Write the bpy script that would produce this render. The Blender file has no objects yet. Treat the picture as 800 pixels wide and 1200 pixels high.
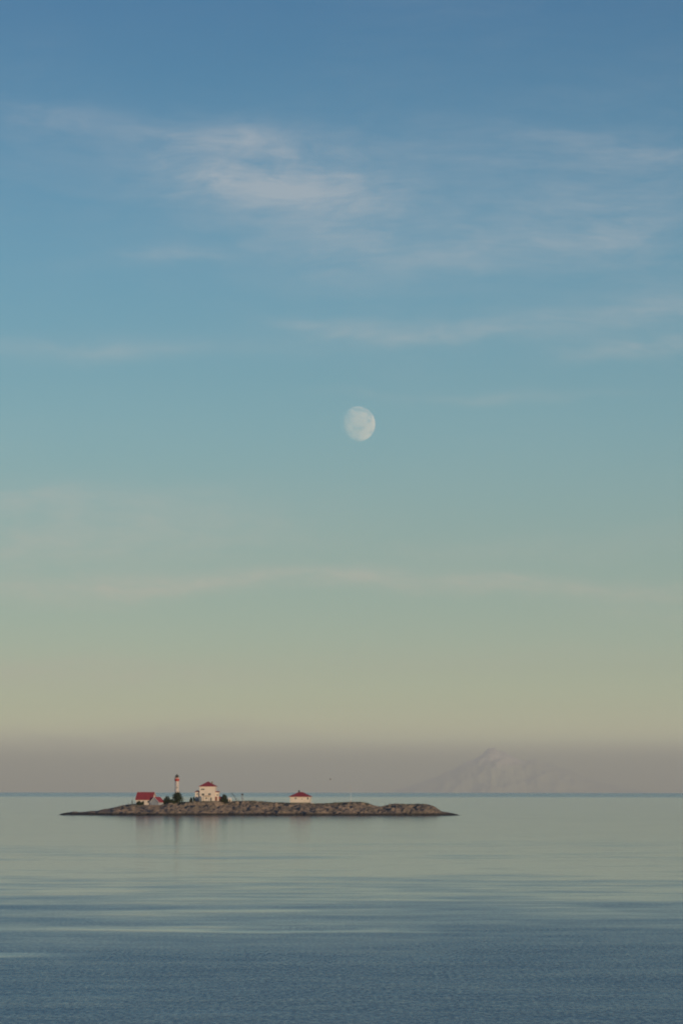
import bpy, bmesh, math, random
from mathutils import Vector, Matrix, noise
rad = math.radians
sc = bpy.context.scene
COL = sc.collection

# ------------------------------------------------------------------ camera
CAM_H, PITCH, FPX = 15.7, 4.158, 4400.0          # metres, degrees up, focal length in photo pixels (800 x 1200)
cd = bpy.data.cameras.new('camera'); cam = bpy.data.objects.new('camera', cd); COL.objects.link(cam); sc.camera = cam
cam.location = (0, 0, CAM_H)
cam.rotation_euler = (Matrix.Rotation(rad(90 + PITCH), 3, 'X') @ Matrix.Rotation(rad(0.05), 3, 'Z')).to_euler()
cd.sensor_fit = 'VERTICAL'; cd.sensor_height = 36; cd.lens = 132; cd.clip_start = 1.0; cd.clip_end = 1e9

# ------------------------------------------------------------------ view, sampling
sc.view_settings.view_transform = 'Standard'; sc.view_settings.look = 'None'
sc.view_settings.gamma = 1; sc.view_settings.exposure = 0.0
sc.cycles.use_denoising = True; sc.cycles.filter_width = 2.0
sc.cycles.volume_bounces = 2; sc.cycles.max_bounces = 8; sc.cycles.transparent_max_bounces = 8

# ------------------------------------------------------------------ node helper
class NT:
    def __init__(s, tree): s.t = tree
    def n(s, typ, **kw):
        nd = s.t.nodes.new(typ)
        for k, v in kw.items(): setattr(nd, k, v)
        return nd
    def put(s, sock, v):
        if isinstance(v, bpy.types.NodeSocket): s.t.links.new(v, sock)
        elif v is not None: sock.default_value = v
    def m(s, op, a, b=None, c=None, clamp=False):
        nd = s.n('ShaderNodeMath', operation=op, use_clamp=clamp)
        s.put(nd.inputs[0], a); s.put(nd.inputs[1], b); s.put(nd.inputs[2], c)
        return nd.outputs[0]
    def v(s, op, a, b=None):
        nd = s.n('ShaderNodeVectorMath', operation=op)
        s.put(nd.inputs[0], a)
        if op == 'SCALE': s.put(nd.inputs['Scale'], b)
        else: s.put(nd.inputs[1], b)
        return nd.outputs[0]
    def xyz(s, x, y, z):
        nd = s.n('ShaderNodeCombineXYZ')
        s.put(nd.inputs[0], x); s.put(nd.inputs[1], y); s.put(nd.inputs[2], z)
        return nd.outputs[0]
    def sep(s, a):
        nd = s.n('ShaderNodeSeparateXYZ'); s.put(nd.inputs[0], a); return nd.outputs
    def noise(s, vec, scale, detail=4, rough=.5, dist=0.0):
        nd = s.n('ShaderNodeTexNoise'); s.put(nd.inputs['Vector'], vec)
        nd.inputs['Scale'].default_value = scale; nd.inputs['Detail'].default_value = detail
        nd.inputs['Roughness'].default_value = rough; nd.inputs['Distortion'].default_value = dist
        return nd.outputs[0]
    def rng(s, v, a, b, c=0.0, d=1.0, smooth=True):
        nd = s.n('ShaderNodeMapRange', interpolation_type='SMOOTHSTEP' if smooth else 'LINEAR')
        s.put(nd.inputs[0], v)
        for i, q in enumerate((a, b, c, d)): s.put(nd.inputs[i + 1], q)
        return nd.outputs[0]
    def mix(s, f, a, b, mode='MIX'):
        nd = s.n('ShaderNodeMix', data_type='RGBA', blend_type=mode)
        s.put(nd.inputs[0], f); s.put(nd.inputs[6], a); s.put(nd.inputs[7], b)
        return nd.outputs[2]
    def ramp(s, f, stops, interp='B_SPLINE'):
        nd = s.n('ShaderNodeValToRGB'); s.put(nd.inputs[0], f)
        e = nd.color_ramp.elements
        while len(e) > 1: e.remove(e[0])
        e[0].position = stops[0][0]; e[0].color = (*stops[0][1], 1)
        for p, c in stops[1:]:
            q = e.new(p); q.color = (*c, 1)
        nd.color_ramp.interpolation = interp
        return nd.outputs[0]

def px_az(px): return math.degrees(math.atan((px - 400) / FPX))
def px_el(py): return PITCH + math.degrees(math.atan((600 - py) / FPX))

# ------------------------------------------------------------------ world: evening sky with thin cirrus
SUN_EL, SUN_AZ = 5.0, 147.0                       # azimuth clockwise from the view direction (+Y): behind, to the right
w = bpy.data.worlds.new('World'); sc.world = w; w.use_nodes = True
N = NT(w.node_tree); bg = w.node_tree.nodes['Background']
sky = N.n('ShaderNodeTexSky', sky_type='NISHITA', sun_disc=False)
sky.sun_elevation = rad(SUN_EL); sky.sun_rotation = rad(SUN_AZ)
sky.air_density = 1.0; sky.dust_density = 0.2; sky.ozone_density = 4.0; sky.altitude = 10
tc = N.n('ShaderNodeTexCoord'); dx, dy, dz = N.sep(tc.outputs['Generated'])
el = N.m('MULTIPLY', N.m('ARCSINE', dz), 57.29578)
az = N.m('MULTIPLY', N.m('ARCTAN2', dx, dy), 57.29578)
GAIN = 4.0
GRADE = [(-1, 1.35, 1.4, 1.35), (.30, 1.45, 1.5, 1.4), (.40, 1.75, 1.75, 1.65), (.48, 2.3, 2.3, 2.2), (.56, 3.7, 3.6, 3.5), (.68, 4.5, 4.4, 4.2), (.85, 3.5, 3.4, 3.2), (1.2, 2.35, 2.35, 2.2), (1.8, 1.76, 1.68, 1.66), (2.86, 1.41, 1.31, 1.25), (4.0, 1.37, 1.22, 1.12),
         (5.3, 1.24, 1.18, 1.08), (6.2, 1.15, 1.13, 1.03), (8.7, .91, 1.03, .97), (11.9, .53, .69, .72), (18, .44, .71, .85), (30, .40, .71, .98)]   # colour balance of the sky by elevation (degrees)
grade = N.ramp(N.m('DIVIDE', N.m('ADD', el, 1.0), 31.0, clamp=True), [(min(1, (e + 1) / 31), (r / GAIN, g / GAIN, b / GAIN)) for e, r, g, b in GRADE])
col = N.mix(1.0, sky.outputs[0], N.v('SCALE', grade, GAIN), 'MULTIPLY')
# cirrus: a streaky field over the whole sky, denser in patches
ae = N.xyz(az, el, 0.0)
warp = N.n('ShaderNodeTexNoise'); N.put(warp.inputs['Vector'], N.v('MULTIPLY', ae, (.35, .8, 1))); warp.inputs['Scale'].default_value = 1.0; warp.inputs['Detail'].default_value = 3
wv = N.v('SCALE', N.v('SUBTRACT', warp.outputs['Color'], (.5, .5, .5)), 1.3)
aew = N.v('ADD', ae, N.v('MULTIPLY', wv, (1.6, .55, 0)))
st1 = N.noise(N.v('MULTIPLY', aew, (.55, 3.2, 1)), 1.0, 8, .62)
st2 = N.noise(N.v('MULTIPLY', aew, (1.6, 7.0, 1)), 1.0, 6, .6)
st3 = N.noise(N.v('MULTIPLY', aew, (3.5, 19.0, 1)), 1.0, 4, .6)
streak = N.m('ADD', N.m('ADD', N.m('MULTIPLY', st1, .60), N.m('MULTIPLY', st2, .25)), N.m('MULTIPLY', st3, .15))
streak = N.rng(streak, .26, .80)
fuzz = N.rng(N.noise(N.v('MULTIPLY', aew, (1.0, 1.9, 1)), 1.3, 9, .62), .2, .82)
aw, ew, _ = N.sep(aew)
def wisp(px, py, hl, hw, tilt, amp, body=.5, warped=True):
    """a wisp of cirrus: centre, half length, half width (photo pixels), tilt (degrees, up to the right)"""
    k = 57.29578 / FPX
    a0, e0 = px_az(px), px_el(py)
    A, E = (aw, ew) if warped else (az, el)
    da, de = N.m('SUBTRACT', A, a0), N.m('SUBTRACT', E, e0)
    c, s = math.cos(rad(tilt)), math.sin(rad(tilt))
    u = N.m('DIVIDE', N.m('ADD', N.m('MULTIPLY', da, c), N.m('MULTIPLY', de, s)), hl * k)
    v = N.m('DIVIDE', N.m('SUBTRACT', N.m('MULTIPLY', de, c), N.m('MULTIPLY', da, s)), hw * k)
    d = N.m('ADD', N.m('MULTIPLY', u, u), N.m('MULTIPLY', v, v))
    g = N.m('EXPONENT', N.m('MULTIPLY', d, -1.0))
    tex = N.m('ADD', N.m('MULTIPLY', fuzz, body), N.m('MULTIPLY', streak, 1 - body))
    return N.m('MULTIPLY', N.m('MULTIPLY', g, tex), amp)
W_ = [wisp(298, 212, 125, 36, -4, .44, .3), wisp(268, 222, 85, 17, -2, .24, .2), wisp(392, 210, 75, 46, 10, .24, .4), wisp(222, 174, 66, 26, 8, .36, .5), wisp(310, 178, 85, 36, -20, .22, .4),
      wisp(110, 150, 120, 14, -4, .26, .3), wisp(430, 285, 90, 42, 12, .24, .4), wisp(680, 168, 110, 13, -8, .20, .2), wisp(770, 190, 100, 12, -2, .15, .2), wisp(560, 180, 130, 30, -4, .14, .4),
      wisp(585, 300, 120, 24, 9, .28, .3), wisp(745, 300, 80, 60, -50, .18, .2), wisp(190, 303, 95, 11, 4, .28, .3), wisp(355, 380, 60, 9, -10, .36, .3), wisp(700, 250, 140, 40, 5, .14, .4),
      wisp(520, 396, 160, 12, -2, .34, .3), wisp(735, 372, 130, 16, 7, .42, .3), wisp(762, 408, 75, 9, 9, .60, .3), wisp(120, 408, 180, 13, 0, .32, .3),
      wisp(560, 462, 140, 6, 0, .18, .2), wisp(60, 185, 150, 70, 0, .08, .4), wisp(560, 250, 300, 110, 0, .12, .4), wisp(330, 250, 200, 70, 0, .12, .4),
      wisp(110, 625, 230, 40, 3, .42, .5), wisp(60, 578, 160, 14, 0, .32, .4), wisp(200, 686, 260, 14, 2, .62, .4), wisp(620, 683, 280, 12, -2, .52, .3), wisp(600, 640, 240, 20, 2, .16, .4), wisp(780, 715, 90, 12, 0, .2, .4),
      wisp(160, 862, 220, 12, 1, .6, .3), wisp(100, 795, 220, 20, 0, .45, .4), wisp(560, 770, 240, 16, 1, .14, .4)]
cl = W_[0]
for q in W_[1:]: cl = N.m('ADD', cl, q)
cl = N.m('ADD', cl, N.m('MULTIPLY', N.m('MULTIPLY', streak, N.rng(N.noise(ae, .11, 3, .5), .42, .7)), .10))
cl = N.m('MINIMUM', N.m('MULTIPLY', cl, 1.3), .6)
warmth = N.rng(el, 0.5, 9.0)
ccol = N.mix(warmth, (.62, .56, .44, 1), (.50, .52, .54, 1))
col = N.mix(1.0, col, (.15, .15, .15, 1), 'MULTIPLY')     # sky strength 0.15, applied before the cloud light is laid over it
col = N.mix(cl, col, ccol)
N.put(bg.inputs[0], col); bg.inputs[1].default_value = 1.0

# ------------------------------------------------------------------ the low evening sun
sd = bpy.data.lights.new('sun', 'SUN'); sd.energy = 3.4; sd.color = (1.0, .74, .43); sd.angle = rad(.53)
so = bpy.data.objects.new('sun', sd); COL.objects.link(so)
to_sun = Vector((math.sin(rad(SUN_AZ)) * math.cos(rad(SUN_EL)), math.cos(rad(SUN_AZ)) * math.cos(rad(SUN_EL)), math.sin(rad(SUN_EL))))
so.rotation_euler = to_sun.to_track_quat('Z', 'Y').to_euler(); so.location = (60, -120, 60)

# ------------------------------------------------------------------ helpers
R_EARTH = 7.4e6                                   # effective radius with refraction
def sea_z(x, y): return -(x * x + y * y) / (2 * R_EARTH)
_p = rad(PITCH)
def ray(px, py):
    a, b = px - 400.0, 600.0 - py
    return Vector((a, FPX * math.cos(_p) - b * math.sin(_p), FPX * math.sin(_p) + b * math.cos(_p)))
def at(px, py, y):
    """point seen at a photo pixel, at the depth y of whatever it stands on"""
    d = ray(px, py); return Vector((0, 0, CAM_H)) + d * (y / d.y)
def wx(px, y): return at(px, 940, y).x
def wz(py, y): return at(300, py, y).z

def mat(name): 
    m = bpy.data.materials.new(name); m.use_nodes = True
    n = NT(m.node_tree); b = m.node_tree.nodes['Principled BSDF']
    return m, n, b
def plain(name, c, rough=.7, spec=.3, var=.12, scale=1.5, metallic=0.0):
    m, n, b = mat(name)
    g = n.n('ShaderNodeNewGeometry')
    f = n.noise(g.outputs['Position'], scale, 4, .6)
    lo = tuple(q * (1 - var) for q in c) + (1,); hi = tuple(min(1, q * (1 + var)) for q in c) + (1,)
    n.put(b.inputs['Base Color'], n.mix(n.rng(f, .3, .7), lo, hi))
    b.inputs['Roughness'].default_value = rough; b.inputs['Specular IOR Level'].default_value = spec; b.inputs['Metallic'].default_value = metallic
    return m
def link(name, verts, faces, material, parent=None, smooth=False, loc=None):
    me = bpy.data.meshes.new(name); me.from_pydata([tuple(v) for v in verts], [], faces); me.update()
    o = bpy.data.objects.new(name, me); COL.objects.link(o)
    if material: me.materials.append(material)
    if smooth: me.polygons.foreach_set('use_smooth', [True] * len(me.polygons))
    if parent: o.parent = parent
    if loc: o.location = loc
    return o
def tag(o, label, cat, group=None):
    o['label'] = label; o['category'] = cat
    if group: o['group'] = group
    return o
def thing(name, label, cat, loc, rz=0.0, group=None):
    o = bpy.data.objects.new(name, None); COL.objects.link(o); o.location = loc; o.rotation_euler = (0, 0, rz); o.empty_display_size = .5
    return tag(o, label, cat, group)

class MB:
    """collects shapes; build() links them as one mesh object"""
    def __init__(s): s.v = []; s.f = []
    def add(s, vs, fs):
        k = len(s.v); s.v += [tuple(v) for v in vs]; s.f += [tuple(i + k for i in f) for f in fs]; return s
    def box(s, x0, x1, y0, y1, z0, z1):
        return s.add([(x0, y0, z0), (x1, y0, z0), (x1, y1, z0), (x0, y1, z0), (x0, y0, z1), (x1, y0, z1), (x1, y1, z1), (x0, y1, z1)],
                     [(3, 2, 1, 0), (4, 5, 6, 7), (0, 1, 5, 4), (1, 2, 6, 5), (2, 3, 7, 6), (3, 0, 4, 7)])
    def lathe(s, prof, n=20, cx=0, cy=0, cap=True):
        vs = []; fs = []
        for r, z in prof:
            for i in range(n):
                a = 2 * math.pi * i / n; vs.append((cx + r * math.cos(a), cy + r * math.sin(a), z))
        for j in range(len(prof) - 1):
            for i in range(n):
                k = (i + 1) % n; fs.append((j * n + i, j * n + k, (j + 1) * n + k, (j + 1) * n + i))
        if cap:
            fs.append(tuple(reversed(range(n)))); fs.append(tuple((len(prof) - 1) * n + i for i in range(n)))
        return s.add(vs, fs)
    def tube(s, a, b, r0, r1=None, n=8):
        a, b = Vector(a), Vector(b); r1 = r0 if r1 is None else r1
        q = (b - a).to_track_quat('Z', 'Y'); vs = []
        for p, r in ((a, r0), (b, r1)):
            for i in range(n):
                t = 2 * math.pi * i / n; vs.append(p + q @ Vector((r * math.cos(t), r * math.sin(t), 0)))
        fs = [(i, (i + 1) % n, n + (i + 1) % n, n + i) for i in range(n)] + [tuple(reversed(range(n))), tuple(range(n, 2 * n))]
        return s.add(vs, fs)
    def hip(s, x0, x1, y0, y1, z0, z1, ridge, over=.35, th=.16):
        """hipped roof with an eave thickness; ridge = half length of the ridge along x"""
        X0, X1, Y0, Y1 = x0 - over, x1 + over, y0 - over, y1 + over; cx, cy = (x0 + x1) / 2, (y0 + y1) / 2
        vs = [(X0, Y0, z0), (X1, Y0, z0), (X1, Y1, z0), (X0, Y1, z0), (X0, Y0, z0 + th), (X1, Y0, z0 + th), (X1, Y1, z0 + th), (X0, Y1, z0 + th),
              (cx - ridge, cy, z1), (cx + ridge, cy, z1)]
        return s.add(vs, [(3, 2, 1, 0), (0, 1, 5, 4), (1, 2, 6, 5), (2, 3, 7, 6), (3, 0, 4, 7), (4, 5, 9, 8), (5, 6, 9), (6, 7, 8, 9), (7, 4, 8)])
    def build(s, name, material, parent=None, smooth=False): return link(name, s.v, s.f, material, parent, smooth)

# ------------------------------------------------------------------ sea: one curved sheet to beyond the horizon
def sea_material():
    m, n, b = mat('sea_water')
    g = n.n('ShaderNodeNewGeometry'); P = g.outputs['Position']; x, y, z = n.sep(P)
    dist = n.v('LENGTH', P); dist = n.t.nodes[-1].outputs['Value']
    # where the breeze ruffles the surface: near shore, and far out; streaks and slicks between
    big = n.noise(n.v('MULTIPLY', P, (.6, 1.0, 1)), 1 / 130, 4, .55)
    mid = n.noise(n.v('MULTIPLY', P, (.8, 1.0, 1)), 1 / 26, 3, .55)
    lg = n.m('LOGARITHM', dist, 10.0)
    near = n.m('SUBTRACT', 1.0, n.rng(lg, 2.45, 2.90))
    far = n.m('MULTIPLY', n.rng(lg, 3.70, 3.80), .45)
    lane = n.noise(n.v('MULTIPLY', P, (.55, 1.0, 1)), 1 / 11, 3, .6)
    wnd = n.rng(lg, 2.82, 3.12, 1.0, .12)
    e = n.m('ADD', n.m('MULTIPLY', n.m('SUBTRACT', big, .5), n.m('MULTIPLY', wnd, 1.3)), n.m('MULTIPLY', n.m('ADD', n.m('SUBTRACT', mid, .5), n.m('MULTIPLY', n.m('SUBTRACT', lane, .5), .7)), n.m('MULTIPLY', wnd, 1.35)))
    ruf = n.m('ADD', near, n.m('MULTIPLY', e, n.rng(lg, 2.52, 2.68, .5, 1.0)), clamp=True)
    # two oily slicks and a few calm lanes that the breeze leaves alone
    def slick(cx, cy, hl, hw, amp):
        u = n.m('DIVIDE', n.m('SUBTRACT', n.m('ADD', x, n.m('MULTIPLY', n.m('SUBTRACT', big, .5), 45)), cx), hl)
        v = n.m('DIVIDE', n.m('SUBTRACT', n.m('ADD', y, n.m('MULTIPLY', n.m('SUBTRACT', mid, .5), 26)), cy), hw)
        return n.m('MULTIPLY', n.m('EXPONENT', n.m('MULTIPLY', n.m('ADD', n.m('MULTIPLY', u, u), n.m('MULTIPLY', v, v)), -1.0)), amp)
    for a in ((-22, 413, 14, 8, .85), (-4, 409, 18, 4, .6), (-36, 352, 9, 5, .75), (-30, 470, 40, 9, .35), (30, 520, 40, 8, .3)):
        ruf = n.m('SUBTRACT', ruf, slick(*a), clamp=True)
    ruf = n.m('MAXIMUM', ruf, far)
    dash = n.noise(n.v('MULTIPLY', P, (2.6, .62, 1)), 1.0, 3, .6)
    chop = n.noise(n.v('MULTIPLY', P, (.30, .16, 1)), 1.0, 4, .6)
    swell = n.noise(n.v('MULTIPLY', P, (.020, .07, 1)), 1.0, 3, .5)
    calm = n.rng(ruf, 0, 1, .06, 1.0, False)
    h = n.m('ADD', n.m('MULTIPLY', dash, .055), n.m('MULTIPLY', chop, .15))
    h = n.m('ADD', n.m('MULTIPLY', h, calm), n.m('MULTIPLY', swell, .22))
    bp = n.n('ShaderNodeBump'); bp.inputs['Distance'].default_value = 1.0; n.put(bp.inputs['Height'], h)
    n.put(bp.inputs['Strength'], n.rng(lg, 2.5, 3.3, .9, .09, False))
    n.put(b.inputs['Normal'], bp.outputs[0])
    n.put(b.inputs['Base Color'], (.006, .034, .058, 1))
    gust = n.m('ADD', n.m('MULTIPLY', n.m('SUBTRACT', dash, .5), .7), n.m('MULTIPLY', n.m('SUBTRACT', chop, .5), .18))
    gust = n.m('MULTIPLY', gust, n.rng(lg, 2.5, 3.0, 1.0, .35))
    n.put(b.inputs['Roughness'], n.m('MAXIMUM', n.m('ADD', n.rng(ruf, 0, 1, .102, .275, False), n.m('MULTIPLY', n.m('MULTIPLY', gust, calm), .45)), .06))
    b.inputs['IOR'].default_value = 1.333
    return m
rings = [0.0] + [8 * 1.05 ** i for i in range(166)]
NS = 288; vs = [(0, 0, 0)]; fs = []
for r in rings[1:]:
    for i in range(NS):
        a = 2 * math.pi * i / NS; vs.append((r * math.cos(a), r * math.sin(a), -r * r / (2 * R_EARTH)))
for i in range(NS): fs.append((0, 1 + i, 1 + (i + 1) % NS))
for j in range(len(rings) - 2):
    for i in range(NS):
        a, b_ = 1 + j * NS + i, 1 + j * NS + (i + 1) % NS; fs.append((a, a + NS, b_ + NS, b_))
sea = link('sea', vs, fs, sea_material(), smooth=True); sea['kind'] = 'structure'

# ------------------------------------------------------------------ distant snow mountain (about 158 km away, mostly below the horizon's curve)
MY = 158000.0; MBASE = -MY * MY / (2 * R_EARTH)
prof = [(400, 945), (455, 930), (500, 914), (528, 902.5), (545, 892.5), (556, 889), (563, 885), (570, 879), (575, 876.5), (580, 875.5), (584, 878), (591, 880.5), (599, 885), (605, 888.5), (612, 892),
        (619, 889.5), (627, 888.5), (634, 892.5), (643, 895.5), (655, 898.5), (666, 900.5), (674, 905), (684, 910.5), (700, 915), (730, 922), (780, 933), (830, 945)]
pp = [(wx(a, MY), wz(b, MY)) for a, b in prof]
def lerp_prof(t, x):
    if x <= t[0][0]: return t[0][1]
    for (a, b), (c, d) in zip(t, t[1:]):
        if x <= c: return b + (d - b) * (x - a) / (c - a)
    return t[-1][1]
sm_ = lambda t: max(0.0, min(1.0, t)) ** 2
mx0, mx1 = pp[0][0] - 4000, pp[-1][0] + 4000; NX, NY = 360, 130; vs = []; fs = []
for j in range(NY):
    v = j / (NY - 1) * 2 - 1; yy = MY + v * 4600
    for i in range(NX):
        xx = mx0 + (mx1 - mx0) * i / (NX - 1); top = lerp_prof(pp, xx) + 55 * noise.fractal(Vector((xx / 420, 9.1, 0)), 1.0, 2.0, 4)
        q = Vector((xx / 1300, yy / 1700, 0))
        rg = noise.ridged_multi_fractal(q * 1.6, .9, 2.1, 5, 1.0, 2.0) - 1.0
        zz = MBASE + (top - MBASE) * max(0, 1 - abs(v) ** 1.15) + rg * (80 + 340 * sm_((top + 200) / 1800)) * min(1, abs(v) * 4)
        vs.append((xx, yy, max(MBASE - 20, min(zz, top + 20))))
for j in range(NY - 1):
    for i in range(NX - 1): a = j * NX + i; fs.append((a, a + 1, a + NX + 1, a + NX))
m, n, b = mat('mountain_snow_and_rock')
g = n.n('ShaderNodeNewGeometry'); P = g.outputs['Position']; x, y, z = n.sep(P)
f = n.noise(n.v('SCALE', P, .001), 2.6, 6, .7)
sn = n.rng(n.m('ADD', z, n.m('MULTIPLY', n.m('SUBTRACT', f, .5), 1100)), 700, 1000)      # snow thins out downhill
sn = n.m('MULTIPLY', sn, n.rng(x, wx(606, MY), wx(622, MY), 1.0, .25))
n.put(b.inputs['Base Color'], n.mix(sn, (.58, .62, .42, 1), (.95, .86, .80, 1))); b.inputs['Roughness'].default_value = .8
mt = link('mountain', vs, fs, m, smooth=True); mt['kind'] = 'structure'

# ------------------------------------------------------------------ the island
D0 = 2000.0
isl = [(66, 957), (73, 953.6), (80, 952.2), (86, 951.3), (92, 952.2), (98, 951.6), (106, 950.8), (114, 950.3), (120, 948.8), (130, 947.2), (138, 945.2), (146, 943.4), (152, 942.4), (160, 942.6),
       (170, 943.4), (185, 943.2), (194, 941.8), (203, 941), (215, 939.9), (228, 939.2), (258, 939.4), (275, 938.8), (292, 938.6), (305, 939.2), (318, 940.2), (330, 940.6), (345, 941.2),
       (360, 941.7), (378, 941.4), (392, 940.8), (404, 940), (412, 939.6), (424, 940), (432, 941.2), (439, 944), (446, 945.4), (453, 943.6), (460, 941.7), (467, 941.6), (478, 942.5), (488, 942),
       (497, 942), (504, 943), (510, 945), (514, 948), (518, 950.8), (525, 951.8), (530, 952.8), (536, 954.2), (544, 957)]
ip = [(wx(a, D0), wz(b, D0)) for a, b in isl]
ZS = sea_z(0, D0)
IX0, IX1 = ip[0][0], ip[-1][0]
def front(x): return 1972 + 8 * noise.noise(Vector((x / 38, 3.1, 0))) + 3 * noise.noise(Vector((x / 9, 7.7, 0))) + 26 * max(0, abs((x - (IX0 + IX1) / 2) / ((IX1 - IX0) / 2)) - .6) ** 1.3 * 2
def back(x): return 2062 + 8 * noise.noise(Vector((x / 38, 31.1, 0))) - 60 * max(0, abs((x - (IX0 + IX1) / 2) / ((IX1 - IX0) / 2)) - .5) ** 1.2 * 1.6
def sm(t): t = max(0, min(1, t)); return t * t * (3 - 2 * t)
GX, GY = 520, 130; Y0, Y1 = 1958.0, 2078.0
H = [[0.0] * GX for _ in range(GY)]
for i in range(GX):
    x = IX0 + (IX1 - IX0) * i / (GX - 1); top = lerp_prof(ip, x) - ZS; fr, bk = front(x), back(x); colh = []
    amp = min(1.0, max(.15, top / 5))
    for j in range(GY):
        y = Y0 + (Y1 - Y0) * j / (GY - 1); q = Vector((x, y, 0))
        t = (y - fr) / max(8, bk - fr)
        c = .30 * sm(t / .06) + .34 * sm((t - .07) / .13) + .36 * sm((t - .2) / .22) if t < .5 else 1 - sm((t - .62) / .38)
        h = top * c
        n1 = noise.fractal(q / 9, 1.0, 2.1, 5); n2 = noise.ridged_multi_fractal(Vector((x / 5.5, y / 3.2, 1)), 1.0, 2.2, 4, 1.0, 2.0) - 1.1
        d, _ = noise.voronoi(Vector((x / 3.4, y / 2.6, n1 * .4)))
        blk = min(.25, d[1] - d[0])
        face = sm(t / .05) * (1 - .55 * sm((t - .4) / .12))
        big_, _ = noise.voronoi(Vector((x / 8.5 + n1 * .3, y / 6.0, 4.0)))
        h += amp * (1.3 * n1 + .5 * n2 + 3.0 * (blk - .18) + 3.6 * (min(.3, big_[1] - big_[0]) - .2)) * face
        st = .85; hs = math.floor(h / st) * st + st * sm(((h / st) % 1 - .35) / .5)     # sandstone ledges
        h = h * .45 + hs * .55
        if t < 0: h = min(h, 0) + max(-3, t * 40)
        if t > 1: h = min(h, 0) + max(-3, (1 - t) * 40)
        colh.append(h)
    mxh = max(colh); k = top / mxh if mxh > .2 else 1.0
    k = max(.55, min(1.5, k))
    jit = .16 * noise.fractal(Vector((x / 2.2, 5, 0)), 1.0, 2, 3)
    for j in range(GY): H[j][i] = colh[j] * k + (jit if colh[j] > .8 else 0) if colh[j] > 0 else colh[j]
for _ in range(1):        # soften spikes between columns
    H = [[(H[j][max(0, i - 1)] + 2 * H[j][i] + H[j][min(GX - 1, i + 1)]) / 4 for i in range(GX)] for j in range(GY)]
def ground(x, y):
    u = (x - IX0) / (IX1 - IX0) * (GX - 1); v = (y - Y0) / (Y1 - Y0) * (GY - 1)
    i = max(0, min(GX - 2, int(u))); j = max(0, min(GY - 2, int(v))); u -= i; v -= j
    return ZS + (H[j][i] * (1 - u) + H[j][i + 1] * u) * (1 - v) + (H[j + 1][i] * (1 - u) + H[j + 1][i + 1] * u) * v
# level pads under the buildings
PADS = []
def pad(px0, px1, y0, y1, py):
    x0, x1 = wx(px0, (y0 + y1) / 2), wx(px1, (y0 + y1) / 2); z = wz(py, (y0 + y1) / 2) - ZS
    for j in range(GY):
        y = Y0 + (Y1 - Y0) * j / (GY - 1)
        for i in range(GX):
            x = IX0 + (IX1 - IX0) * i / (GX - 1)
            d = max(x0 - x, x - x1, y0 - y, y - y1, 0); f = 1 - sm(d / 2.5)
            if f > 0: H[j][i] += (z - H[j][i]) * f
    return z + ZS
YB = 2012.0
z_boat = pad(160.5, 192, 2003, 2020, 943.4)
z_house = pad(227, 257.5, 2006, 2022, 939.3)
z_bung = pad(338.5, 365, 2004, 2020, 941.3)
vs = []; fs = []
for j in range(GY):
    y = Y0 + (Y1 - Y0) * j / (GY - 1)
    for i in range(GX): vs.append((IX0 + (IX1 - IX0) * i / (GX - 1), y, ZS + H[j][i]))
for j in range(GY - 1):
    for i in range(GX - 1): a = j * GX + i; fs.append((a, a + 1, a + GX + 1, a + GX))
m, n, b = mat('island_rock')
g = n.n('ShaderNodeNewGeometry'); P = g.outputs['Position']; x, y, z = n.sep(P); nz = n.sep(g.outputs['Normal'])[2]
f1 = n.noise(P, .12, 5, .65); f2 = n.noise(n.v('MULTIPLY', P, (1, 1, 1.8)), .42, 6, .7); f3 = n.noise(P, 3.0, 4, .6)
rock = n.mix(n.rng(f1, .35, .65), (.165, .140, .115, 1), (.33, .25, .19, 1))
rock = n.mix(n.rng(f2, .47, .62), rock, (.13, .112, .095, 1))
rock = n.mix(n.m('MULTIPLY', n.rng(f3, .5, .7), .4), rock, (.34, .28, .22, 1))
gz = n.m('ADD', z, n.m('MULTIPLY', f1, 3.0))
gr = n.m('MULTIPLY', n.m('MULTIPLY', n.rng(nz, .80, .95), n.rng(gz, 6.2, 7.4)), n.rng(f2, .34, .5))
rock = n.mix(gr, rock, n.mix(f3, (.045, .06, .022, 1), (.11, .105, .045, 1)))
tide = n.rng(n.m('ADD', z, n.m('MULTIPLY', n.m('SUBTRACT', f2, .5), .9)), ZS + .9, ZS + 1.35)
rock = n.mix(tide, (.06, .055, .05, 1), rock)
n.put(b.inputs['Base Color'], rock); b.inputs['Roughness'].default_value = .9; b.inputs['Specular IOR Level'].default_value = .2
bp = n.n('ShaderNodeBump'); bp.inputs['Distance'].default_value = .35; bp.inputs['Strength'].default_value = .7; n.put(bp.inputs['Height'], f2); n.put(b.inputs['Normal'], bp.outputs[0])
io = link('rocky_island', vs, fs, m); io['kind'] = 'structure'; io['label'] = 'low sandstone island with a dark tide line'

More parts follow.
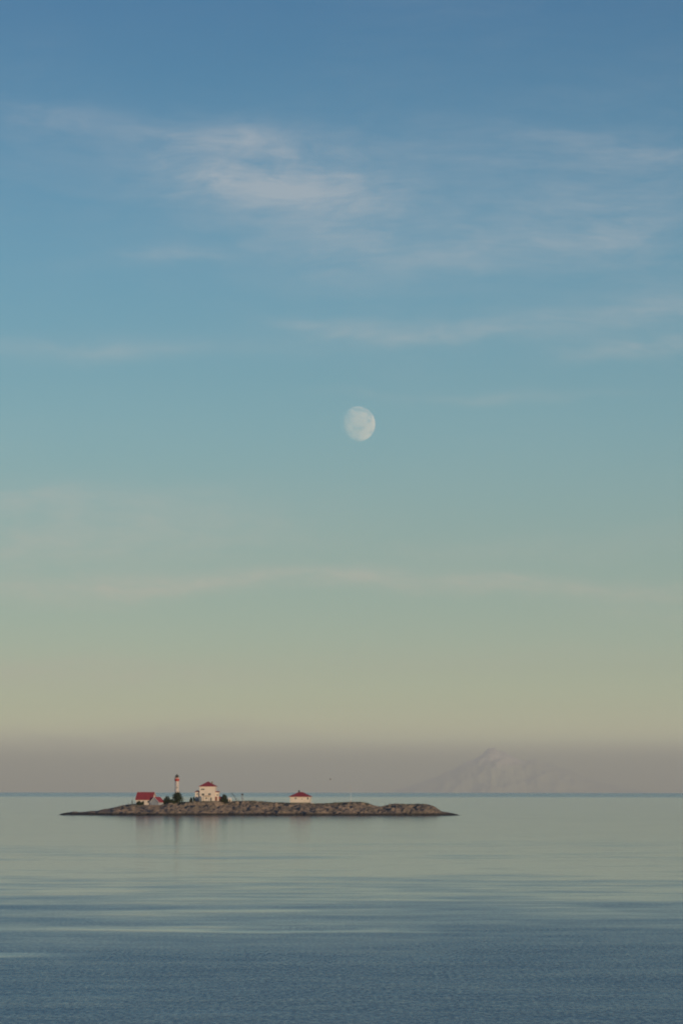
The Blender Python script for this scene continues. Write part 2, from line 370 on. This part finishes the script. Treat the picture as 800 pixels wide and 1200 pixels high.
# ------------------------------------------------------------------ materials for the buildings
M_WHITE = plain('white_painted_wall', (.70, .61, .535), .75, .3, .07, .8)
M_TRIM = plain('white_trim', (.78, .76, .73), .6, .4, .04, 2)
M_GREYW = plain('pale_grey_wall', (.38, .41, .45), .75, .3, .07, .8)
M_RED = plain('red_roof', (.33, .052, .062), .6, .4, .16, .9)
M_REDP = plain('red_paint', (.42, .045, .035), .5, .5, .08, 2)
M_BROWN = plain('red_brown_boards', (.22, .085, .06), .8, .2, .15, 2)
M_CONC = plain('concrete', (.26, .25, .23), .9, .2, .12, 1.2)
M_DARK = plain('dark_metal', (.045, .050, .050), .6, .4, .15, 2)
M_GREY = plain('grey_metal', (.20, .20, .20), .55, .4, .12, 2)
M_TANK = plain('blue_grey_tank', (.135, .165, .21), .5, .4, .1, 1)
M_GLASS = plain('dark_window_glass', (.025, .028, .030), .08, .5, .1, 1)
M_WOOD = plain('weathered_timber', (.16, .13, .11), .9, .2, .2, 3)
M_BARK = plain('bark', (.06, .045, .035), .9, .2, .2, 4)
M_GULLW = plain('white_feathers', (.72, .70, .67), .8, .2, .05, 6)
M_GULLG = plain('grey_feathers', (.20, .21, .22), .8, .2, .1, 6)

def window(parent, x, z, wd, ht, y, mullions=1):
    """window on a wall that faces -Y at depth y: dark glass set back, frame and sill proud"""
    gl = MB().box(x - wd / 2, x + wd / 2, y - .03, y + .05, z - ht / 2, z + ht / 2).build('window', M_GLASS, parent)
    t = .09; fr = MB()
    fr.box(x - wd / 2 - t, x + wd / 2 + t, y - .07, y + .03, z + ht / 2, z + ht / 2 + t); fr.box(x - wd / 2 - t, x - wd / 2, y - .068, y + .03, z - ht / 2, z + ht / 2)
    fr.box(x + wd / 2, x + wd / 2 + t, y - .068, y + .03, z - ht / 2, z + ht / 2)
    for k in range(mullions): q = x - wd / 2 + wd * (k + 1) / (mullions + 1); fr.box(q - .03, q + .03, y - .06, y - .031, z - ht / 2, z + ht / 2)
    fr.build('frame', M_TRIM, gl)
    MB().box(x - wd / 2 - .14, x + wd / 2 + .14, y - .14, y + .03, z - ht / 2 - .09, z - ht / 2).build('sill', M_TRIM, gl)
    return gl
def door(parent, x, z0, wd, ht, y, material):
    d = MB().box(x - wd / 2, x + wd / 2, y - .04, y + .05, z0, z0 + ht).build('door', material, parent)
    MB().box(x - wd / 2 - .1, x - wd / 2, y - .08, y + .03, z0, z0 + ht + .1).box(x + wd / 2, x + wd / 2 + .1, y - .08, y + .03, z0, z0 + ht + .1).box(x - wd / 2, x + wd / 2, y - .078, y + .03, z0 + ht, z0 + ht + .1).build('frame', M_TRIM, d)
    MB().box(x + wd / 2 - .16, x + wd / 2 - .08, y - .10, y - .04, z0 + ht * .45, z0 + ht * .45 + .06).build('handle', M_GREY, d)
    return d

# ------------------------------------------------------------------ lighthouse
LX, LY = wx(207.7, 2016), 2016.0
lz = ground(LX, LY) - .3
lh = thing('lighthouse', 'slim white lighthouse with red gallery band and dark lantern behind the bushes', 'lighthouse', (LX, LY, lz))
def LZ(py): return wz(py, LY) - lz
zt = LZ(915.2)
MB().lathe([(1.40, 0), (1.40, .35), (1.24, .36), (1.04, zt)], 24).build('tower', M_WHITE, lh, True)
MB().lathe([(1.05, zt - .2), (1.26, zt), (1.30, LZ(912.4))], 24).build('gallery_band', M_REDP, lh, True)
MB().lathe([(1.42, LZ(912.4)), (1.42, LZ(911.9))], 24).build('gallery_deck', M_TRIM, lh)
zr = LZ(911.9); rl = MB()
for i in range(12):
    a = 2 * math.pi * i / 12; rl.tube((1.36 * math.cos(a), 1.36 * math.sin(a), zr), (1.36 * math.cos(a), 1.36 * math.sin(a), zr + .95), .02, n=5)
    c = 2 * math.pi * (i + 1) / 12
    for hh in (.5, .95): rl.tube((1.36 * math.cos(a), 1.36 * math.sin(a), zr + hh), (1.36 * math.cos(c), 1.36 * math.sin(c), zr + hh), .018, n=5)
rl.build('gallery_railing', M_DARK, lh)
zl = LZ(909.3)
MB().lathe([(.86, zr), (.86, zr + .28)], 10).build('lantern_base', M_REDP, lh)
lr = MB().lathe([(.80, zr + .28), (.80, zl)], 10).build('lantern_glass', M_GLASS, lh)
for i in range(10):
    a = 2 * math.pi * i / 10; MB().tube((.82 * math.cos(a), .82 * math.sin(a), zr + .28), (.82 * math.cos(a), .82 * math.sin(a), zl), .035, n=5).build('mullion', M_DARK, lr)
MB().lathe([(.98, zl), (.98, zl + .08), (.62, zl + .42), (.18, zl + .66)], 16).build('lantern_roof', plain('dark_green_cap', (.10, .10, .095), .6), lh, True)
MB().lathe([(.06, zl + .66), (.15, zl + .74), (.15, zl + .86), (.05, zl + .95)], 10).build('vent_ball', M_DARK, lh, True)
MB().tube((0, 0, zl + .93), (0, 0, zl + 1.5), .02, n=5).build('lightning_rod', M_DARK, lh)
for zz in (.35, .62): window(lh, .15, zt * zz + 1.2, .4, .8, -1.15, 0)

# ------------------------------------------------------------------ keeper's house (two storeys, red pyramid roof)
HY = YB - 4.0                                              # front wall depth
hx = wx(243.3, HY)
kh = thing('keeper_house', "tall two-storey white house with a red pyramid roof right of the lighthouse", 'house', (hx, HY, z_house), rad(-4))
def HX(px): return wx(px, HY) - hx
def HZ(py): return wz(py, HY) - z_house
X0, X1 = HX(234.1), HX(252.4); DEP = 8.2; ez = HZ(921.9)
MB().box(X0, X1, 0, DEP, .32, ez).build('wall', M_WHITE, kh)
MB().box(HX(228.4) - .02, X1 + 1.9, -.06, DEP - .3, -1.2, .32).build('foundation', M_CONC, kh)
rf = MB().hip(X0, X1, 0, DEP, ez, HZ(916.0), .25, .45, .14).build('roof', M_RED, kh)
MB().box(1.6, 2.3, DEP * .62, DEP * .62 + .6, ez + .6, HZ(915.9)).build('chimney', M_CONC, rf)
MB().box(X0 - .3, X1 + .3, -.32, DEP + .3, ez - .16, ez - .004).build('eave_board', M_TRIM, kh)
A0 = HX(228.6)
MB().box(A0, X0, 1.0, DEP - 1, .32, HZ(928.2)).build('side_wing', M_WHITE, kh)
MB().hip(A0, X0 - .30, 1.0, DEP - 1, HZ(928.2), HZ(926.4), .5, .28, .12).build('side_wing_roof', M_RED, kh)
B1 = HX(256.2)
MB().box(X1, B1, 1.4, DEP - 1, .32, HZ(928.5)).build('side_wing', M_WHITE, kh)
MB().hip(X1 + .30, B1, 1.4, DEP - 1, HZ(928.5), HZ(927.1), .4, .28, .12).build('side_wing_roof', M_RED, kh)
window(kh, HX(238.0), HZ(925.1), 1.75, .75, 0, 2)
window(kh, HX(238.3), HZ(931.2), 1.3, 1.15, 0); window(kh, HX(246.0), HZ(930.8), 1.35, .95, 0)
window(kh, HX(231.4), HZ(930.5), .6, .75, 1.0, 0)
window(kh, HX(254.9), HZ(931.6), .5, .8, 1.4, 0)
pr = MB().box(HX(240.2), HX(247.4), -1.25, -.002, HZ(933.0), HZ(932.6)).build('porch_roof', M_BROWN, kh)
for q in (240.6, 243.6, 247.0): MB().box(HX(q) - .06, HX(q) + .06, -1.15, -1.03, .0, HZ(933.0) - .003).build('porch_post', M_TRIM, kh)
MB().box(HX(240.2), HX(247.4), -1.25, -.002, -.6, .22).build('porch_floor', M_CONC, kh)
door(kh, HX(247.7), .35, .8, 1.75, 0, M_DARK)
window(kh, HX(242.3), HZ(935.5), .8, .8, 0)
MB().box(HX(251.2), HX(254.5), .2, 1.395, -.4, HZ(934.2)).build('entry_porch', M_BROWN, kh)
MB().box(HX(251.2) - .15, HX(254.5) + .15, .05, 1.5, HZ(934.2), HZ(933.8)).build('entry_porch_roof', M_RED, kh)
tk = thing('water_tank', 'blue-grey domed tank standing at the foot of the tall house', 'tank', (wx(234.6, HY - 1.6), HY - 1.6, z_house - .1))
MB().lathe([(1.0, -.5), (1.0, 2.15), (.86, 2.5), (.45, 2.72), (.12, 2.78)], 20).build('tank_shell', M_TANK, tk, True)
MB().lathe([(.18, 2.75), (.18, 2.9)], 10).build('tank_lid', M_DARK, tk)
MB().lathe([(1.03, .7), (1.03, .78)], 20).build('hoop', M_GREY, tk); MB().lathe([(1.03, 1.6), (1.03, 1.68)], 20).build('hoop', M_GREY, tk)

# ------------------------------------------------------------------ gabled buildings at the west end
def gable_house(name, label, cat, loc, rz, ln, wd, eave, ridge, wallm, over=.4):
    """long axis along local x, front long wall faces -Y; origin at the middle of the floor"""
    t = thing(name, label, cat, loc, rz); hx_, hy = ln / 2, wd / 2
    vs_ = [(-hx_, -hy, 0), (hx_, -hy, 0), (hx_, hy, 0), (-hx_, hy, 0), (-hx_, -hy, eave), (hx_, -hy, eave), (hx_, hy, eave), (-hx_, hy, eave), (-hx_, 0, ridge - .06), (hx_, 0, ridge - .06)]
    link('wall', vs_, [(0, 1, 5, 4), (1, 2, 6, 9, 5), (2, 3, 7, 6), (3, 0, 4, 8, 7), (3, 2, 1, 0)], wallm, t)
    MB().box(-hx_ - .1, hx_ + .1, -hy - .1, hy + .1, -1.3, -.004).build('foundation', M_CONC, t)
    s = (ridge - eave) / hy; rx = hx_ + over; th = .14; ey = hy + over; ze = eave - s * over
    for sg in (-1, 1):
        q = [(-rx, 0, ridge), (rx, 0, ridge), (rx, sg * ey, ze), (-rx, sg * ey, ze)]
        up = [(a, b, c + th) for a, b, c in q]; f_ = [(0, 1, 2, 3), (7, 6, 5, 4), (0, 4, 5, 1), (1, 5, 6, 2), (2, 6, 7, 3), (3, 7, 4, 0)]
        r_ = link('roof_slope', q + up, f_ if sg > 0 else [tuple(reversed(k)) for k in f_], M_RED, t)
        for k in range(1, int(2 * rx / 1.2)):            # standing seams
            xx = -rx + k * 1.2; nrm = Vector((0, sg * s, 1)).normalized() * .05
            MB().add([Vector((xx - .03, 0, ridge + th)), Vector((xx + .03, 0, ridge + th)), Vector((xx + .03, sg * ey, ze + th)), Vector((xx - .03, sg * ey, ze + th)),
                      Vector((xx - .03, 0, ridge + th)) + nrm, Vector((xx + .03, 0, ridge + th)) + nrm, Vector((xx + .03, sg * ey, ze + th)) + nrm, Vector((xx - .03, sg * ey, ze + th)) + nrm],
                     f_).build('seam', M_RED, r_)
    for sx in (-1, 1):
        fb = MB()
        for sg in (-1, 1):
            a = Vector((sx * (rx + .005), 0, ridge + th)); c = Vector((sx * (rx + .005), sg * ey, ze + th)); o = Vector((sx * .06, 0, 0)); dn = Vector((0, 0, -.36))
            fb.add([a, c, c + dn, a + dn, a + o, c + o, c + dn + o, a + dn + o], [(0, 1, 2, 3), (7, 6, 5, 4), (0, 4, 5, 1), (1, 5, 6, 2), (2, 6, 7, 3), (3, 7, 4, 0)])
        fb.build('barge_board', M_TRIM, t)
    return t
BY = 2011.5
bh = gable_house('boathouse', 'long white building under a steep red gable roof at the left end of the island', 'building', (wx(171.6, BY), BY, z_boat), rad(-13), 9.0, 7.6, 3.0, wz(928.4, BY) - z_boat - .14, M_WHITE)
window(bh, -2.6, 1.7, .9, 1.0, -3.8); window(bh, 2.4, 1.7, .9, 1.0, -3.8); door(bh, -.4, .05, 1.0, 2.0, -3.8, M_DARK)
an = gable_house('annex', 'low pale grey gable-fronted shed joined under red roof beside the long white building', 'shed', (wx(184.6, 2006.5), 2007.2, z_boat), rad(-118), 5.6, 5.2, 1.6, wz(934.0, 2007) - z_boat - .14, M_GREYW, .3)

# ------------------------------------------------------------------ bungalow with hipped red roof
bx = wx(351.5, YB - 4)
bg_ = thing('bungalow', 'small white bungalow with a low hipped red roof alone mid-island', 'house', (bx, YB - 4, z_bung), rad(-6))
def GXp(px): return wx(px, YB - 4) - bx
def GZ(py): return wz(py, YB - 4) - z_bung
a, c = GXp(339.9), GXp(363.0); ez = GZ(933.9)
MB().box(a, c, 0, 7.6, .45, ez).build('wall', M_WHITE, bg_)
MB().box(a + .2, c - .1, .12, 7.4, -1.3, .45).build('foundation', M_CONC, bg_)
rf = MB().hip(a, c, 0, 7.6, ez, GZ(928.2), 1.1, .7, .14).build('roof', M_RED, bg_)
MB().box(-1.25, -.45, 3.5, 4.2, GZ(929.5), GZ(926.2)).build('chimney', M_DARK, rf)
MB().box(a - .5, c + .5, -.5, 8.1, ez - .14, ez - .004).build('eave_board', M_TRIM, bg_)
window(bg_, GXp(346.6), GZ(935.6), .85, .75, 0); window(bg_, GXp(361.0), GZ(935.7), .6, 1.1, 0, 0); window(bg_, GXp(354), GZ(936.4), .45, .45, 0, 0)
MB().box(GXp(349.5), GXp(353), -1.1, -.11, -.8, .22).build('front_step', M_CONC, bg_)
dp = tag(MB().tube((0, 0, -.5), (0, 0, wz(931.2, YB - 3) - z_bung), .05, .035).build('pole', M_TRIM), 'thin white pole just right of the bungalow', 'pole'); dp.location = (wx(365.8, YB - 3), YB - 3, z_bung)
bt = thing('upturned_dinghy', 'small white upturned dinghy on the rock right of the bungalow', 'boat', (wx(365.6, YB - 5), YB - 5, ground(wx(365.6, YB - 5), YB - 5) - .02), rad(8))
hull = MB(); sec = []
for k in range(7):
    u = k / 6 * 2 - 1; ww = .55 * (1 - abs(u) ** 2.6) + .06; hh = .42 * (1 - .35 * u * u)
    sec.append([(u * .95, ww * math.cos(q), hh * math.sin(q)) for q in [math.pi * i / 8 for i in range(9)]])
hv = [p for s_ in sec for p in s_]; hf = [(k * 9 + i, k * 9 + i + 1, (k + 1) * 9 + i + 1, (k + 1) * 9 + i) for k in range(6) for i in range(8)] + [tuple(range(9)), tuple(reversed(range(54, 63)))]
link('hull', hv, hf, M_TRIM, bt, True); MB().box(-.9, .9, -.02, .02, .36, .46).build('keel', M_WOOD, bt)

# ------------------------------------------------------------------ small sheds near the tall house
def little_shed(px, py, y, wpx, hpx, wallm, roofm, name, label, rz=0):
    x_ = wx(px, y); z_ = ground(x_, y); wd = wpx * y / FPX; ht = wz(py, y) - z_
    t = thing(name, label, 'shed', (x_, y, z_), rad(rz)); e_ = ht * .68
    link('wall', [(-wd / 2, -.9, -.6), (wd / 2, -.9, -.6), (wd / 2, .9, -.6), (-wd / 2, .9, -.6), (-wd / 2, -.9, e_), (wd / 2, -.9, e_), (wd / 2, .9, e_), (-wd / 2, .9, e_), (-wd / 2, 0, ht - .1), (wd / 2, 0, ht - .1)],
         [(0, 1, 5, 4), (1, 2, 6, 9, 5), (2, 3, 7, 6), (3, 0, 4, 8, 7), (3, 2, 1, 0)], wallm, t)
    r = wd / 2 + .12
    for sg in (-1, 1):
        q = [(-r, 0, ht - .08), (r, 0, ht - .08), (r, sg * 1.1, e_ - .08), (-r, sg * 1.1, e_ - .08)]; up = [(a_, b_, c_ + .09) for a_, b_, c_ in q]
        f_ = [(0, 1, 2, 3), (7, 6, 5, 4), (0, 4, 5, 1), (1, 5, 6, 2), (2, 6, 7, 3), (3, 7, 4, 0)]
        link('roof_slope', q + up, f_ if sg > 0 else [tuple(reversed(k)) for k in f_], roofm, t)
    d_ = MB().box(-.3, .3, -.95, -.88, 0, e_ * .85).build('door', M_DARK, t)
    return t
little_shed(258.2, 933.6, YB, 4.2, 0, M_BROWN, M_RED, 'garden_shed', 'tiny red-brown shed squeezed between the tall house and a dark shrub')
little_shed(269.5, 934.6, YB + 1, 3.8, 0, M_WHITE, M_TRIM, 'store_hut', 'tiny white hut with pale roof right of the dark shrub', 10)

# ------------------------------------------------------------------ derrick, stand, masts
dx_, dy_ = wx(278.6, YB), YB; dz_ = ground(dx_, dy_)
dk = thing('derrick_crane', 'dark boom of a small derrick leaning left on the grassy crest', 'crane', (dx_, dy_, dz_))
tip = at(271.9, 929.3, YB) - Vector((dx_, dy_, dz_))
MB().box(-.5, .5, -.5, .5, -.6, .12).build('base_plinth', M_CONC, dk)
MB().tube((0, 0, 0), tip, .19, .12).build('boom', M_DARK, dk)
MB().tube((.45, .3, 0), (.45, .3, 1.5), .07).build('king_post', M_DARK, dk)
MB().tube((.45, .3, 1.45), tip, .03, n=5).build('stay_cable', M_DARK, dk)
MB().tube(tip, tip + Vector((0, 0, -1.3)), .02, n=5).tube(tip + Vector((0, 0, -1.3)), tip + Vector((0, 0, -1.5)), .07, n=6).build('hoist_line', M_DARK, dk)
sx, sy = wx(284.3, YB + 2), YB + 2; szz = ground(sx, sy); sh = wz(930.2, sy) - szz
stn = thing('lookout_stand', 'small dark box raised on pale timber legs right of the derrick boom', 'stand', (sx, sy, szz))
for ax in (-1, 1):
    for ay in (-1, 1): MB().tube((ax * .62, ay * .5, -.5), (ax * .42, ay * .36, sh - .9), .08, n=6).build('leg', plain('pale_timber', (.34, .25, .21), .9), stn)
MB().tube((-.6, -.48, .4), (.45, -.38, sh - 1.1), .05, n=5).tube((.6, -.48, .4), (-.45, -.38, sh - 1.1), .05, n=5).build('cross_brace', M_WOOD, stn)
MB().box(-.62, .62, -.5, .5, sh - .9, sh - .8).build('platform', M_WOOD, stn)
MB().box(-.48, .48, -.4, .4, sh - .8, sh - .12).build('box', M_DARK, stn)
MB().hip(-.48, .48, -.4, .4, sh - .12, sh + .12, .2, .12, .05).build('box_roof', M_DARK, stn)
def mast(name, label, px, y, py_top, r, m_, base=None):
    x_ = wx(px, y); z_ = ground(x_, y); t = thing(name, label, 'mast', (x_, y, z_)); hh = wz(py_top, y) - z_
    MB().tube((0, 0, -.5), (0, 0, hh), r, r * .55).build('pole', m_, t)
    MB().lathe([(r * 1.2, hh), (r * 2.2, hh + r), (r * .6, hh + r * 2.2)], 8).build('finial', m_, t)
    if base: MB().lathe([(base[0] * 1.25, -.5), (base[0] * 1.25, .15), (base[0], .16), (base[0] * .9, base[1])], 8).build('base', base[2], t)
    return t
mast('flagpole', 'tall bare white flagpole on the hump right of the bungalow', 411.2, 2010, 920.5, .10, M_TRIM, (.30, 1.7, plain('pink_white_base', (.62, .50, .46), .8)))
mast('antenna_mast', 'thin grey antenna mast on a dark post left of the long red roof', 155.4, 2008, 925.0, .045, M_GREY, (.26, 2.4, M_DARK))
for px_, py_, nm in ((151.0, 939.4, 'leftmost short stake on the rock near the antenna mast'), (158.2, 939.8, 'short stake between antenna mast and long red roof'),
                     (451.6, 940.3, 'left one of two short stakes on the right-hand hump'), (455.4, 940.6, 'right one of two short stakes on the right-hand hump')):
    x_ = wx(px_, 2009); z_ = ground(x_, 2009); o = MB().tube((0, 0, -.4), (.03, 0, wz(py_, 2009) - z_), .09, .06, 6).build('stake', M_WOOD); tag(o, nm, 'stake', 'stakes on the rock'); o.location = (x_, 2009, z_)

# ------------------------------------------------------------------ shrubs and grass
def leaf_material(name, c0, c1):
    m, n, b = mat(name); oi = n.n('ShaderNodeNewGeometry')
    f = n.noise(oi.outputs['Position'], .9, 3, .6); r_ = oi.outputs['Random Per Island']
    n.put(b.inputs['Base Color'], n.mix(n.m('ADD', n.m('MULTIPLY', f, .6), n.m('MULTIPLY', r_, .4)), (*c0, 1), (*c1, 1)))
    b.inputs['Roughness'].default_value = .75; b.inputs['Specular IOR Level'].default_value = .2
    return m
M_LEAF = leaf_material('dark_leaves', (.018, .030, .022), (.060, .080, .045))
M_GRASS = leaf_material('dry_grass', (.035, .055, .02), (.12, .115, .05))
def shrub(name, label, px, y, py_top, half_px, seed, depth=None, lobes=7, cat='shrub'):
    rn = random.Random(seed); x_ = wx(px, y); z_ = ground(x_, y) - .1; hw = half_px * y / FPX; ht = wz(py_top, y) - z_; dp_ = depth or hw
    t = thing(name, label, cat, (x_, y, z_), 0, 'shrubs around the buildings' if cat == 'shrub' else None); lb = []
    for k in range(lobes):
        a = rn.uniform(0, 6.28); q = rn.uniform(.1, .62); q = rn.uniform(.15, .72); zc = max(.2, .78 - .78 * q + rn.uniform(-.08, .06))
        if k == 0: q, zc = .05, .68
        lb.append((Vector((math.cos(a) * q * hw, math.sin(a) * q * dp_, zc * ht)), rn.uniform(.38, .54) * min(hw, ht), rn.uniform(.27, .36) * ht))
    tr = MB()
    for c_, rh, rv in lb:
        tr.tube((rn.uniform(-.2, .2), rn.uniform(-.15, .15), -.3), c_, .09, .03, 5)
    tr.build('trunk', M_BARK, t)
    cr = MB(); nl = int(520 * lobes)
    for k in range(nl):
        c_, rh, rv = lb[k % lobes]
        d = Vector((rn.gauss(0, 1), rn.gauss(0, 1), rn.gauss(0, 1))).normalized() * (rn.uniform(.5, 1.06) ** .6 if rn.random() < .86 else rn.uniform(1.0, 1.32))
        p = c_ + Vector((d.x * rh, d.y * rh, d.z * rv)); s_ = rn.uniform(.12, .26)
        if p.z < 0 or p.z > ht * 1.03: continue
        u = Vector((rn.gauss(0, 1), rn.gauss(0, 1), rn.gauss(0, .7))).normalized(); v_ = u.orthogonal().normalized()
        cr.add([p - u * s_, p + v_ * s_ * .6, p + u * s_, p - v_ * s_ * .6], [(0, 1, 2, 3)])
    cr.build('crown', M_LEAF, t); return t
shrub('round_tree', 'largest round dark green tree hiding the foot of the lighthouse', 208.0, 2009, 927.9, 8.2, 1, lobes=10, cat='tree')
shrub('shrub', 'dark green shrub left of the large round tree, right of the grey shed', 196.4, 2008.5, 933.2, 5.2, 2, lobes=7)
shrub('shrub', 'lowest dark shrub at the left foot of the large round tree', 202.0, 2006, 936.6, 5.0, 9, lobes=6)
shrub('shrub', 'small dark shrub left of the tall house, nearer the lighthouse tree', 224.3, 2010, 934.4, 1.7, 3, lobes=5)
shrub('shrub', 'small dark shrub touching the left wall of the tall house', 227.4, 2008, 934.0, 1.5, 4, lobes=5)
shrub('shrub', 'dark green shrub right of the tall house', 263.2, 2010, 931.3, 4.0, 5, lobes=8)
shrub('shrub', 'low dark shrub in front of the long white wall at the left', 163.6, 2004, 938.9, 3.6, 6, lobes=6)
shrub('shrub', 'smaller dark shrub left of the bright wall below the long red roof', 167.2, 2003, 940.0, 2.2, 7, lobes=5)
rn = random.Random(11); gm = MB()
for k in range(26000):
    px_ = rn.choice((rn.uniform(268, 335), rn.uniform(380, 436), rn.uniform(455, 500), rn.uniform(215, 270), rn.uniform(120, 165), rn.uniform(366, 400))); y = rn.uniform(1998, 2030); x_ = wx(px_, y)
    if noise.noise(Vector((x_ / 5, y / 5, 2))) < -.12: continue
    z_ = ground(x_, y)
    if z_ < ZS + 3.0: continue
    if abs(x_ - hx) < 7.5 and y > 2006: continue
    if abs(x_ - bx) < 7 and y > 2006: continue
    hh = rn.uniform(.2, .62) if 268 < px_ < 335 or 395 < px_ < 432 else rn.uniform(.12, .42); a = rn.uniform(0, 6.28); ww = rn.uniform(.02, .05); ln = Vector((rn.gauss(0, .1), rn.gauss(0, .1), hh))
    p = Vector((x_, y, z_ - .05)); u = Vector((math.cos(a), math.sin(a), 0)) * ww
    gm.add([p - u, p + u, p + ln], [(0, 1, 2)])
go = gm.build('grass', M_GRASS); go['kind'] = 'stuff'; go['label'] = 'short dry grass along the crest of the island'; go['category'] = 'grass'

# ------------------------------------------------------------------ gull in flight
GYD = 1650.0; gp = at(387.2, 914.2, GYD)
gu = thing('flying_bird', 'lone bird in flight with raised wings above the gap right of the bungalow', 'bird', gp, rad(25))
bd = MB(); rings_ = [(-.30, .015), (-.22, .05), (-.08, .085), (.06, .08), (.16, .055), (.22, .05), (.27, .035), (.31, .008)]
vs = []; fs = []; nn = 10
for u, r in rings_:
    for i in range(nn): a = 2 * math.pi * i / nn; vs.append((u, r * math.cos(a), r * math.sin(a) + (.03 if u > .15 else 0)))
for j in range(len(rings_) - 1):
    for i in range(nn): k = (i + 1) % nn; fs.append((j * nn + i, j * nn + k, (j + 1) * nn + k, (j + 1) * nn + i))
fs += [tuple(range(nn)), tuple(reversed(range((len(rings_) - 1) * nn, len(rings_) * nn)))]
link('body', vs, fs, M_GULLW, gu, True)
for sg in (-1, 1):
    pts = [(0, .05, .04, .15), (.06, .30, .30, .13), (0, .52, .58, .10), (-.10, .72, .92, .03)]
    vs = []; 
    for cx_, cy_, cz_, ch in pts: vs += [(cx_ + ch, sg * cy_, cz_ + .01), (cx_ - ch, sg * cy_, cz_), (cx_ - ch, sg * cy_, cz_ - .02), (cx_ + ch, sg * cy_, cz_ - .015)]
    fs = []
    for k in range(3):
        for e in range(4): fs.append((k * 4 + e, k * 4 + (e + 1) % 4, (k + 1) * 4 + (e + 1) % 4, (k + 1) * 4 + e))
    fs += [(0, 1, 2, 3), (12, 13, 14, 15)]
    link('wing', vs, fs, M_GULLG, gu)
link('tail', [(-.27, -.03, 0), (-.27, .03, 0), (-.46, .09, .01), (-.46, -.09, .01), (-.27, -.03, .02), (-.27, .03, .02), (-.46, .09, .02), (-.46, -.09, .02)], [(0, 1, 2, 3), (7, 6, 5, 4), (0, 4, 5, 1), (1, 5, 6, 2), (2, 6, 7, 3), (3, 7, 4, 0)], M_GULLW, gu)
link('beak', [(.30, -.012, .02), (.30, .012, .02), (.30, 0, .045), (.37, 0, .022)], [(0, 1, 3), (1, 2, 3), (2, 0, 3), (0, 2, 1)], plain('yellow_beak', (.6, .4, .06), .5), gu)

# ------------------------------------------------------------------ the moon, at its real size and distance
MR, MD = 1.737e6, 3.72e8
md = ray(418.9, 497.0).normalized()
bm = bmesh.new(); bmesh.ops.create_uvsphere(bm, u_segments=96, v_segments=64, radius=MR); me = bpy.data.meshes.new('moon'); bm.to_mesh(me); bm.free()
mo = bpy.data.objects.new('moon', me); COL.objects.link(mo); mo.location = md * MD; me.polygons.foreach_set('use_smooth', [True] * len(me.polygons))
m = bpy.data.materials.new('moon_surface'); m.use_nodes = True; n = NT(m.node_tree); n.t.nodes.remove(n.t.nodes['Principled BSDF'])
tcm = n.n('ShaderNodeTexCoord'); O = n.v('SCALE', tcm.outputs['Object'], 1 / MR)
mar = n.rng(n.noise(n.v('ADD', O, (3.1, .4, 1.7)), 1.5, 5, .55), .46, .62)
hl = n.rng(n.noise(O, 7.0, 5, .6), .35, .7)
mc = n.mix(mar, (.26, .18, .12, 1), (.085, .066, .056, 1)); mc = n.mix(n.m('MULTIPLY', hl, .35), mc, (.29, .19, .115, 1))
df = n.n('ShaderNodeBsdfDiffuse'); n.put(df.inputs[0], mc); df.inputs['Roughness'].default_value = 1.0
# daylight air lies between us and the moon, so the sky's light is added over it
tr = n.n('ShaderNodeBsdfTransparent'); ad = n.n('ShaderNodeAddShader'); n.put(ad.inputs[0], df.outputs[0]); n.put(ad.inputs[1], tr.outputs[0])
gg = n.n('ShaderNodeNewGeometry'); mxs = n.n('ShaderNodeMixShader'); n.put(mxs.inputs[0], gg.outputs['Backfacing']); n.put(mxs.inputs[1], ad.outputs[0]); n.put(mxs.inputs[2], tr.outputs[0])
n.put(n.t.nodes['Material Output'].inputs[0], mxs.outputs[0]); me.materials.append(m)
tag(mo, 'pale waxing gibbous moon high over the island', 'moon')

# ------------------------------------------------------------------ evening haze over the strait
HZB = MB().box(-60000, 60000, -60000, 172000, MBASE - 22, 1720); hz = HZB.build('haze', None); hz['kind'] = 'stuff'; hz['label'] = 'thin evening haze filling the air over the strait'
m = bpy.data.materials.new('haze_air'); m.use_nodes = True; n = NT(m.node_tree); n.t.nodes.remove(n.t.nodes['Principled BSDF'])
pv = n.n('ShaderNodeVolumePrincipled'); pv.inputs['Color'].default_value = (.95, 1.0, .99, 1); pv.inputs['Density'].default_value = 1.65e-5
n.put(n.t.nodes['Material Output'].inputs['Volume'], pv.outputs[0]); hz.data.materials.append(m)
